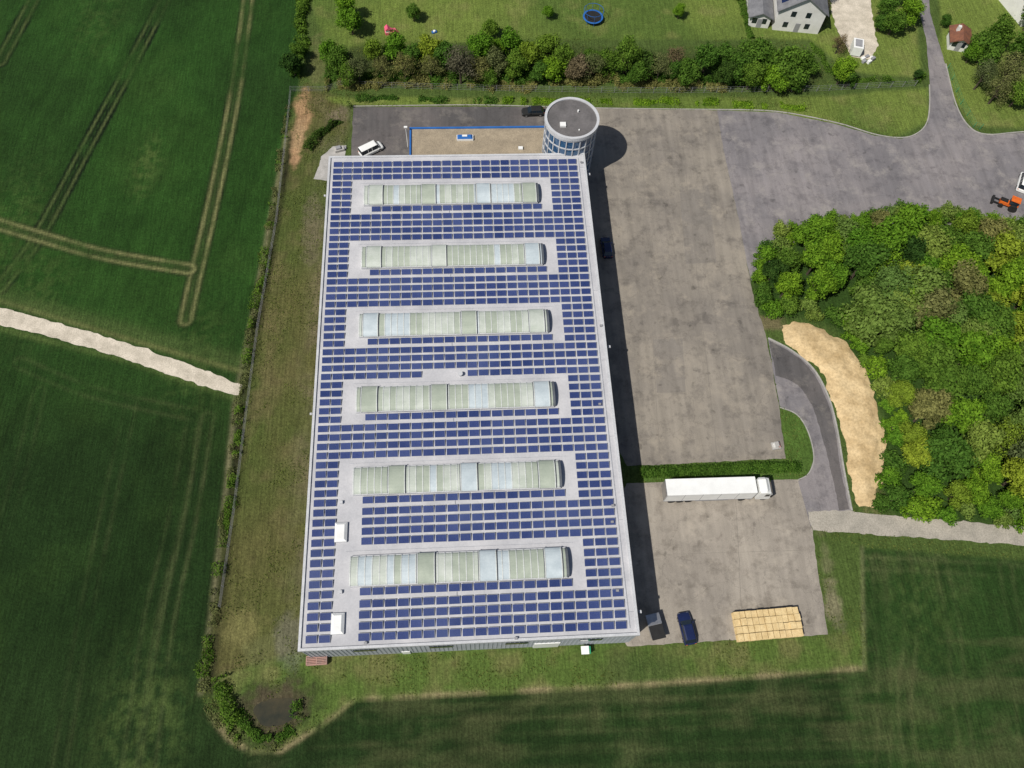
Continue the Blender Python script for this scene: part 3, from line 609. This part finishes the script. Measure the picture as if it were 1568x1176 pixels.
for k in range(6):
    z=k*.15
    for s in (0,1.35,2.7): mb.box(s,s+.12,0,1.2,z,z+.1,0)
    for q in range(6): mb.box(0,2.82,q*.21,q*.21+.13,z+.101,z+.13,0)
x,y=G(470,1020,0); mb.obj('weathered_pallet_stack',['pinkwood'],None,(x,y,0),.02)
mb=MB(); mb.loft([[(-1.3,-.8,.25),(1.3,-.8,.25),(1.3,.8,.25),(-1.3,.8,.25)],[(-1.7,-.95,1.5),(1.7,-.95,1.5),(1.7,.95,1.5),(-1.7,.95,1.5)]],0); 
mb.box(-1.75,0.2,-1,1,1.501,1.58,1); mb.box(.25,1.75,-1,1,1.501,1.56,2)
for s in (-1,1):
    for f in (-1,1): mb.cyl((f*1.0,s*.7-.06,.15),.15,.12,1,12,'y')
x,y=G(1003,960,1); mb.obj('waste_container',['grey','black','chrome'],None,(x,y,0),math.radians(100),bev=.02)
mb=MB(); mb.loft([[(-.5,-.35,.15),(.5,-.35,.15),(.5,.35,.15),(-.5,.35,.15)],[(-.65,-.5,1.2),(.65,-.5,1.2),(.65,.5,1.2),(-.65,.5,1.2)]],0); mb.box(-.7,.4,-.55,.55,1.201,1.3,1)
for s in (-1,1):
    for f in (-1,1): mb.cyl((f*.4,s*.3-.04,.08),.08,.08,2,10,'y')
x,y=G(897,996,.8); mb.obj('wheeled_bin',['green','white','black'],None,(x,y,0),0,bev=.02)
mb=MB(); mb.box(-.7,.7,-.6,.6,0,.35,0); mb.box(-.45,.1,-.35,.35,.35,1.1,1); mb.box(-.5,.15,-.4,.4,1.1,1.16,0); mb.box(.3,.62,-.4,.4,.351,.5,2)
x,y=G(1189,682,.4); mb.obj('electrical_cabinet',['conc','white','pinkwood'],None,(x,y,0),.1,bev=.02)
sheet('concrete_slab',GP([(481,274),(500,276),(506,245),(528,240),(530,222),(510,224),(492,240)]),0.014,'conc',.15)
mb=MB(); mb.box(-.9,.9,-.5,.5,0,.5,0); mb.box(-.6,.3,-.3,.4,.5,.85,1); mb.box(.5,1.3,-.2,.3,0,.35,1)
x,y=G(520,230); mb.obj('concrete_blocks',['conc','grey'],None,(x,y,0),.3,bev=.03)
x,y=G(908,26,.8); mb=MB()
ring(0.001,1.75,.85,.87,0,40); ring(1.75,2.1,.84,.92,1,40)
for k in range(8):
    a=2*math.pi*k/8; mb.cyl((2.0*math.cos(a),2.0*math.sin(a),0),.03,2.5,1,6)
ring(2.0,2.05,2.42,2.5,1,40)
mb.obj('trampoline',['black','blue'],None,(x,y,0))
mb=MB(); mb.box(-1.1,1.1,-.6,.6,0,.5,0); mb.box(-1.0,-.2,-.5,.5,.5,1.1,1); mb.loft([[(-1.1,-.6,1.1),(0,-.6,1.1),(0,.6,1.1),(-1.1,.6,1.1)],[(-.6,-.6,1.6),(-.5,-.6,1.6),(-.5,.6,1.6),(-.6,.6,1.6)]],0)
mb.add([(0,-.3,1.1),(1.6,-.3,.1),(1.6,.3,.1),(0,.3,1.1)],[(0,1,2,3)],0)
x,y=G(598,50); mb.obj('toy_playhouse',['pink','white'],None,(x,y,0),.2)
x,y=G(665,50); mb=MB(); mb.box(-.5,.5,-.3,.3,0,.3,0); mb.cyl((0,0,.3),.25,.2,1); mb.obj('garden_toy',['blue','white'],None,(x,y,0),.4)
def house(name,u,v,w,l,hw,hr,rz,roof,extra=True,solar=True):
    x,y=G(u,v); o=empty(name,(x,y,0)); o.rotation_euler[2]=rz
    mb=MB(); mb.box(-w/2,w/2,0,l,-.1,hw,0); mb.add([(-w/2,0,hw),(w/2,0,hw),(0,0,hr),(-w/2,l,hw),(w/2,l,hw),(0,l,hr)],[(0,1,2),(5,4,3)],0); mb.obj('walls',['whitewall'],o)
    mb=MB(); e=.5; s=(hr-hw)/(w/2)
    for q in (-1,1):
        vs=[(0,-e,hr+.03),(q*(w/2+e),-e,hw-e*s+.03),(q*(w/2+e),l+e,hw-e*s+.03),(0,l+e,hr+.03)]; vs+=[(a,b_,c+.18) for a,b_,c in vs]
        mb.add(vs,[(0,1,2,3),(4,5,6,7),(0,1,5,4),(1,2,6,5),(2,3,7,6),(3,0,4,7)],0)
    mb.box(-1.2,-.6,l*.6,l*.6+.6,hr-.6,hr+.8,1)
    mb.obj('roof',[roof,'whitewall'],o)
    if solar:
        mb=MB()
        for a in range(4):
            for b_ in range(3):
                x0=-(w/2)*(.16+.27*b_); x1=-(w/2)*(.16+.27*b_+.25); y0=l*.12+a*1.75
                z=lambda xx: hr+.27+xx*s
                mb.add([(x0,y0,z(x0)),(x0,y0+1.65,z(x0)),(x1,y0+1.65,z(x1)),(x1,y0,z(x1))],[(0,1,2,3)],0)
        mb.obj('solar_panels',['dblue'],o)
    mb=MB()
    for a,z in ((-w*.27,1),(w*.2,1),(-w*.18,3.6),(w*.14,3.6)):
        if z+1.2<hw+.8: mb.box(a-.5,a+.5,-.05,-.005,z,z+1.2,0)
    for b_ in (2,5,7.5): mb.box(w/2+.005,w/2+.05,min(b_,l-1.5),min(b_,l-1.5)+1,1,min(2.3,hw-.3),0)
    mb.box(0-.5,.5,-.06,-.006,0,2.1,1); mb.obj('windows_and_door',['glass','grey'],o)
    return o
house('white_house',1217,49,9.5,11,5.0,8.2,math.radians(-8),'tiles')
ho=house('garage_building',1160,42,4.2,8,2.6,3.6,math.radians(-8),'tiles',solar=False)
house('white_house',1590,35,9,11,5,8,math.radians(15),'tiles',solar=False)
o=house('garden_shed',1463,78,3.5,4,2.2,3.0,math.radians(-15),'red',solar=False)
mb=MB(); mb.box(-1.4,1.4,-1,1,.3,2.3,0); mb.box(-1.0,1.0,-.7,.7,2.3,2.4,1); mb.box(-.6,.5,-1.02,-1.005,1.2,1.9,2)
for s in (-1,1): mb.cyl((0,s*.9-.1,.3),.3,.2,2,14,'y')
mb.box(1.4,2.3,-.05,.05,.35,.45,1)
x,y=G(1308,80); mb.obj('small_caravan',['white','grey','black'],None,(x,y,0),math.radians(75),bev=.1)
mb=MB()
for k in range(6): a=k*1.1; mb.box(math.cos(a)*1.2-.4,math.cos(a)*1.2+.4,math.sin(a)*.8-.3,math.sin(a)*.8+.3,0,.3+.1*k,k%2)
x,y=G(1328,92); mb.obj('garden_furniture',['white','grey'],None,(x,y,0),.5,bev=.05)
# ---------------------------------------------------------------- fences
def fence(name,pts,h,mk='grey',sp=2.5):
    mb=MB(); p=densify(pts,sp,False)
    for q in p: mb.box(q[0]-.03,q[0]+.03,q[1]-.03,q[1]+.03,0,h)
    for a,b_ in zip(p[:-1],p[1:]):
        dx,dy=b_[0]-a[0],b_[1]-a[1]; L=math.hypot(dx,dy)+1e-6; nx,ny=-dy/L*.008,dx/L*.008
        for z in np.linspace(.15,h-.05,4): mb.loft([[(q[0]+nx,q[1]+ny,z),(q[0]+nx,q[1]+ny,z+.02),(q[0]-nx,q[1]-ny,z+.02),(q[0]-nx,q[1]-ny,z)] for q in (a,b_)],0)
    mb.obj(name,[mk])
fence('wire_fence',GP([(446,140),(500,140),(520,133)]),1.3)
fence('wire_fence',GP([(446,140),(440,200),(424,340),(396,500),(380,620),(360,780),(338,930)]),1.2)
fence('wire_fence',GP([(520,133),(780,140),(1000,143),(1250,140),(1400,132)]),1.5)
fence('wire_fence',GP([(1450,105),(1470,160),(1490,195),(1500,198)]),1.4,'green')
# ---------------------------------------------------------------- vegetation
def leafquads(P,Nrm,size,rs):
    n=len(P); r=rs.normal(size=(n,3)); Nn=Nrm*0.9+r*0.55+np.array([0,0,.15]); Nn/=np.linalg.norm(Nn,axis=1)[:,None]+1e-9
    a=np.cross(Nn,rs.normal(size=(n,3))); a/=np.linalg.norm(a,axis=1)[:,None]+1e-9; b=np.cross(Nn,a)
    s=(size*rs.uniform(.6,1.35,n))[:,None]; 
    return np.stack([P-a*s,P-b*s*.6,P+a*s,P+b*s*.6],1)
def leafmesh(name,Q,lv,mats,trunk=None):
    n=len(Q); vs=Q.reshape(-1,3); tv=[];tf=[]
    if trunk: tv,tf=trunk.v,trunk.f
    me=D.meshes.new(name); nt_=len(tv); allv=np.concatenate([vs,np.array(tv).reshape(-1,3)]) if nt_ else vs
    faces=np.arange(n*4).reshape(-1,4).tolist()+[tuple(i+n*4 for i in f) for f in tf]
    me.from_pydata(allv.tolist(),[],faces)
    for k in mats: me.materials.append(M[k])
    me.polygons.foreach_set('material_index',[1]*n+[0]*len(tf))
    a=me.attributes.new('lv','FLOAT','POINT'); a.data.foreach_set('value',np.concatenate([np.repeat(lv,4),np.zeros(nt_)]).astype(np.float32))
    return me
def limb(mb,a,b,r0,r1,n=6):
    a=Vector(a); b=Vector(b); d=(b-a).normalized(); u=d.orthogonal().normalized(); w=d.cross(u)
    mb.loft([[tuple(c+(u*math.cos(t)+w*math.sin(t))*r) for t in [2*math.pi*i/n for i in range(n)]] for c,r in ((a,r0),((a+b)/2+Vector((0,0,.15)),(r0+r1)/2),(b,r1))],0)
def treemesh(name,seed,h,cr,nl,size=.23,lobes=11,base=.3,openness=0.0):
    rs=np.random.RandomState(seed); mb=MB(); 
    limb(mb,(0,0,-.1),(rs.uniform(-.2,.2),rs.uniform(-.2,.2),h*.55),cr*.075,cr*.04)
    Qs=[];lvs=[]
    cz=h*(base+(1-base)/2); vz=h*(1-base)/2
    L=[(0,0,cz+vz*.3,cr*.55)]
    for k in range(lobes):
        a=k*2.4+rs.uniform(-.4,.4); rr=cr*rs.uniform(.35,.8); z=cz+vz*rs.uniform(-.7,.65); f=1-.5*max(0,(z-cz)/vz)
        L.append((math.cos(a)*rr*f,math.sin(a)*rr*f,z,cr*rs.uniform(.2,.42)))
    tot=sum(l[3]**2 for l in L)
    for (x,y,z,r) in L:
        limb(mb,(0,0,h*rs.uniform(.22,.45)),(x*.85,y*.85,z),cr*.035,cr*.012,5)
        n=int(nl*r*r/tot); dv=rs.normal(size=(n,3)); dv/=np.linalg.norm(dv,axis=1)[:,None]
        rad=r*np.clip(rs.normal(.88,.2,n),.25,1.4)
        k1=np.sin(dv[:,0]*5+seed+x*3)*np.sin(dv[:,1]*6+y*3)*np.sin(dv[:,2]*5+z)
        rad*=1+.22*k1; keep=(k1>-.45+openness)|(rs.rand(n)<.35)
        P=np.array([x,y,z])+dv*rad[:,None]*np.array([1,1,.85]); P=P[keep]; dvk=dv[keep]
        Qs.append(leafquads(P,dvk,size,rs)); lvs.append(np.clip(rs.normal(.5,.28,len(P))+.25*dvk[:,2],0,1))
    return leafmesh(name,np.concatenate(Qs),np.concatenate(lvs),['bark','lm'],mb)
TM=[treemesh('tree_a',1,9,4.0,4600,.25,lobes=14),treemesh('tree_b',2,8,3.8,4300,.25,lobes=18),treemesh('tree_c',3,10,3.6,4400,.25,lobes=16,base=.2),treemesh('tree_d',4,7.5,4.3,4800,.25,lobes=22,base=.22),
    treemesh('tree_e',5,9,4.0,3000,.17,lobes=18,openness=.3)]
SM=[treemesh('shrub_a',11,3.0,2.0,1300,.18,lobes=9,base=.05),treemesh('shrub_b',12,2.4,2.1,1300,.18,lobes=12,base=.05)]
def plant(name,me,x,y,s,lm,parent=None,sz=None):
    o=D.objects.new(name,me); S.collection.objects.link(o); o.location=(x,y,0); o.rotation_euler[2]=random.uniform(0,6.28)
    s*=random.uniform(.93,1.07); o.scale=(s,s*random.uniform(.9,1.1),(sz or s)*random.uniform(.9,1.1))
    o.material_slots[1].link='OBJECT'; o.material_slots[1].material=M[lm]
    if parent: o.parent=parent
    return o
wd=empty('woodland'); pts=[]; wx=np.array(woods)
tries=0
X0,X1,Y0,Y1=wx[:,0].min(),112,wx[:,1].min(),wx[:,1].max()
gaps=[G(1455,668,3),G(1500,560,3),G(1420,600,3)]
while tries<9500:
    tries+=1; x=random.uniform(X0,X1); y=random.uniform(Y0,Y1)
    sdv=sdf(np.array([x]),np.array([y]),woods)[0]
    if sdv>-.6: continue
    if any(math.hypot((x-a)*.6,(y-b_)*1.3)<r_ for (a,b_),r_ in zip(gaps,(3.0,2.2,1.8))): continue
    mind=1.9 if sdv>-2.5 else (2.7 if sdv>-5 else 3.7)
    if any((x-a)**2+(y-b_)**2<mind**2 for a,b_,_ in pts): continue
    pts.append((x,y,sdv))
for x,y,sdv in pts:
    v=fbm(np.array([x]),np.array([y]),.055,5,2)[0]; v2=fbm(np.array([x]),np.array([y]),.09,45,2)[0]
    lm=random.choices(['lb','lm','ly','ld','lo','lp'],[6,5.0 if v2>.5 else 1.5,2.0 if v>.5 else .4,1.2 if v2>.55 else .2,.8,2])[0]
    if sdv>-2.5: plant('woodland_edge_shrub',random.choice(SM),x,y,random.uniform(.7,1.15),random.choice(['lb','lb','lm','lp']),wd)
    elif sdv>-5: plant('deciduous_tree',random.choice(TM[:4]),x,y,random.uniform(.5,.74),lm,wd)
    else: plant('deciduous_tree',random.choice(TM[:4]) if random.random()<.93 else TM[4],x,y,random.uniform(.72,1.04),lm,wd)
for u,v in ((1350,470),(1385,450),(1415,430),(1370,435)):
    x,y=G(u,v,8); plant('willow_tree',TM[3],x,y,1.12,'lp',wd,1.25)
for u,v,h,lm in ((505,80,.70,'lb'),(520,98,.74,'lm'),(548,108,.85,'lo'),(535,118,.6,'lm'),(572,84,.72,'ly'),(585,108,.65,'lo'),(604,78,.76,'lb'),(620,108,.74,'lo'),(632,88,.7,'lm'),(655,78,.82,'ly'),(660,108,.65,'lo'),(683,88,.8,'lm'),(705,104,.95,'lbr'),(735,76,.84,'lb'),(735,105,.7,'lo'),(760,98,.8,'lo'),(748,116,.55,'lm'),
    (784,74,.82,'lb'),(790,104,.7,'lm'),(812,84,.82,'ly'),(838,76,.88,'ly'),(845,104,.72,'lb'),(862,88,.74,'lm'),(825,112,.6,'lm'),(884,106,.78,'lbr'),(908,104,.75,'lo'),(930,96,.75,'lm'),(905,86,.6,'lm'),(960,92,.9,'lm'),(985,95,.84,'ld'),(1010,104,.8,'lo'),(1033,90,.72,'lbr'),(975,114,.7,'lm'),(1028,112,.6,'lm'),
    (1052,108,.76,'lm'),(1080,98,.9,'lm'),(1105,90,.84,'lm'),(1110,116,.7,'ld'),(1135,102,.86,'lm'),(1165,80,1.12,'lm'),(1205,98,1.18,'lm'),(1185,118,.82,'lb'),(1230,96,.75,'lm'),(1150,120,.7,'lm'),(1218,124,.6,'lm'),
    (1290,112,.72,'lb'),(1300,122,.5,'lm'),(1285,70,.5,'lbr'),(1372,32,.85,'lm'),(1392,22,.75,'lb'),(1358,12,.75,'lm'),(1382,-8,.75,'lb'),(1350,35,.55,'lm'),(1515,70,1.1,'lm'),(1530,55,1.0,'lm'),(1545,112,1.1,'lo'),(1505,118,.8,'lo'),(1490,80,.65,'lb'),(1562,80,1.0,'lm'),(1528,140,.8,'lo'),(1560,145,.75,'lm'),(1450,30,.4,'lm'),(1262,12,.5,'lbr'),(1268,-8,.55,'lo'),(1262,30,.4,'lo'),(1405,115,.35,'ld'),
    (537,32,.8,'lb'),(530,12,.7,'lb'),(633,20,.5,'lm'),(750,42,.6,'lm'),(765,68,.55,'lb'),(840,18,.42,'lb'),(1040,18,.42,'lb'),(448,100,.62,'ld'),(456,80,.5,'lm'),(1128,-15,.45,'lb'),(1590,60,1,'lm'),(1600,130,.9,'lm'),(1580,30,.7,'lm')):
    x,y=G(u,v,h*4); op=lm in('lo','lbr')
    plant('garden_tree',TM[4] if op and random.random()<.7 else random.choice(TM[:4]),x,y,h*(.9 if h>.6 else .85),lm)
bel=empty('distant_tree_belt')
for k in range(70):
    a=random.uniform(-.2,3.3); r=random.uniform(230,330); plant('belt_tree',random.choice(TM),r*math.cos(a),60+r*math.sin(a),random.uniform(1,1.6),random.choice(['lm','ld','lb']),bel)
def hedge(name,pts,w,h,dens,lm,size=.14,gap=0.0,seed=1,lump=1.0):
    rs=np.random.RandomState(seed); p=densify(pts,.25,False); a=np.array(p); n=int(len(p)*.25*w*dens)
    i=rs.randint(0,len(p),n); gx=fbm(a[:,0],a[:,1],.45*lump,seed+3,4); ww=w*np.clip(.1+1.8*fbm(a[:,1],a[:,0],.5*lump,seed+5,3)-.15,.15,2); hh=h*np.clip(2.6*fbm(a[:,1],a[:,0],.4*lump,seed+8,3)-.55,.15,2)
    if gap==0: ww=ww*0+w; hh=h*(.85+.3*gx)
    keep=gx[i]>gap; i=i[keep]; n=len(i)
    t=rs.uniform(0,math.pi,n); rad=np.clip(rs.normal(.9,.18,n),.1,1.2)
    d=np.gradient(a,axis=0)+1e-9; d/=np.linalg.norm(d,axis=1)[:,None]; nn=np.stack([-d[:,1],d[:,0]],1)
    side=(fbm(a[:,0],a[:,1],.3,seed+11,3)-.5)*w*1.2*(1 if gap>0 else 0)
    off=np.cos(t)*rad*ww[i]/2+side[i]; z=np.sin(t)*rad*hh[i]
    P=np.stack([a[i,0]+nn[i,0]*off+rs.normal(0,.12,n),a[i,1]+nn[i,1]*off+rs.normal(0,.12,n),np.abs(z)+.03],1)
    Nn=np.stack([nn[i,0]*np.cos(t),nn[i,1]*np.cos(t),np.sin(t)],1)
    me=leafmesh(name,leafquads(P,Nn,size,rs),rs.rand(n),['bark',lm]); o=D.objects.new(name,me); S.collection.objects.link(o)
hedge('clipped_hedge',GP([(982,724),(1060,722),(1150,717),(1222,716)]),1.6,1.1,230,'lm',.12,lump=.5)
hedge('boundary_hedge',GP([(470,-20),(462,60),(452,120)]),2.4,1.6,120,'lm',.16,.40,2)
hedge('boundary_hedge',GP([(444,145),(436,200),(428,250),(414,340),(404,420),(388,495),(378,560)]),1.4,1.0,100,'lm',.12,.52,3)
hedge('boundary_hedge',GP([(384,520),(372,600),(366,680),(352,770),(340,850),(330,950),(312,1040),(318,1085)]),1.5,1.0,100,'lm',.12,.53,4)
hedge('boundary_hedge',GP([(446,150),(434,230),(412,350),(386,500),(368,620),(346,780),(326,950),(306,1060),(330,1110),(380,1146),(440,1142),(470,1110)]),1.3,.4,80,'lo',.12,.46,5)
hedge('pond_reeds',GP([(375,1065),(365,1085),(378,1115),(400,1130),(440,1125),(462,1100),(455,1075)]),1.6,.8,130,'lm',.13,.42,6)
hedge('pond_reeds',GP([(335,1040),(345,1080),(350,1110),(385,1135)]),2.0,1.3,110,'lm',.14,.44,7)
hedge('roadside_hedge',GP([(545,152),(640,152),(760,156)]),1.5,.8,110,'lm',.13,.44,8)
hedge('roadside_hedge',GP([(770,156),(830,156),(920,156),(1050,156),(1180,162),(1240,168)]),1.6,.7,120,'lb',.13,.45,9)
hedge('roadside_hedge',GP([(500,128),(700,128),(900,126),(1100,132),(1230,135)]),3.0,1.5,110,'lo',.15,.35,10)
hedge('roadside_hedge',GP([(500,118),(700,122),(900,120),(1100,126),(1230,128)]),3.0,1.8,110,'lm',.15,.35,20)
hedge('garden_hedge',GP([(1128,-20),(1140,30),(1150,60)]),1.3,1.2,140,'lm',.13,.3,12)
hedge('garden_hedge',GP([(1240,62),(1270,112),(1330,125),(1400,125),(1412,115)]),1.2,1.0,130,'lm',.13,.38,13)
hedge('bank_shrubs',GP([(535,165),(520,190),(490,205),(470,230)]),1.8,1.3,130,'ld',.14,.35,16)
rs=np.random.RandomState(5); n=130000
gx=rs.uniform(-62,85,n); gy=rs.uniform(0,135,n)
k=inside(gx,gy,site)&~((gx>BX0-.2)&(gx<BX1+.2)&(gy>BY0-.2)&(gy<ay1+.5)); 
for p in SHEETS: k&=~inside(gx,gy,p)
k&=~inside(gx,gy,sp); k&=fbm(gx,gy,.22,61,4)>.5; k&=~inside(gx,gy,woods)
k&=~(inside(gx,gy,lawn)|inside(gx,gy,lawn2))|(rs.rand(n)<.2)
gx,gy=gx[k],gy[k]; n=len(gx); hgt=rs.uniform(.06,.2,n)
Q=leafquads(np.stack([gx,gy,hgt],1),np.tile([0,-.3,1.0],(n,1)),.11,rs)
o=D.objects.new('rough_grass',leafmesh('rough_grass',Q,rs.rand(n),['bark','grassb'])); S.collection.objects.link(o)
print('woods',len(pts),'leaf grass',n,'ground',nx_*ny_,'tower R',TR)
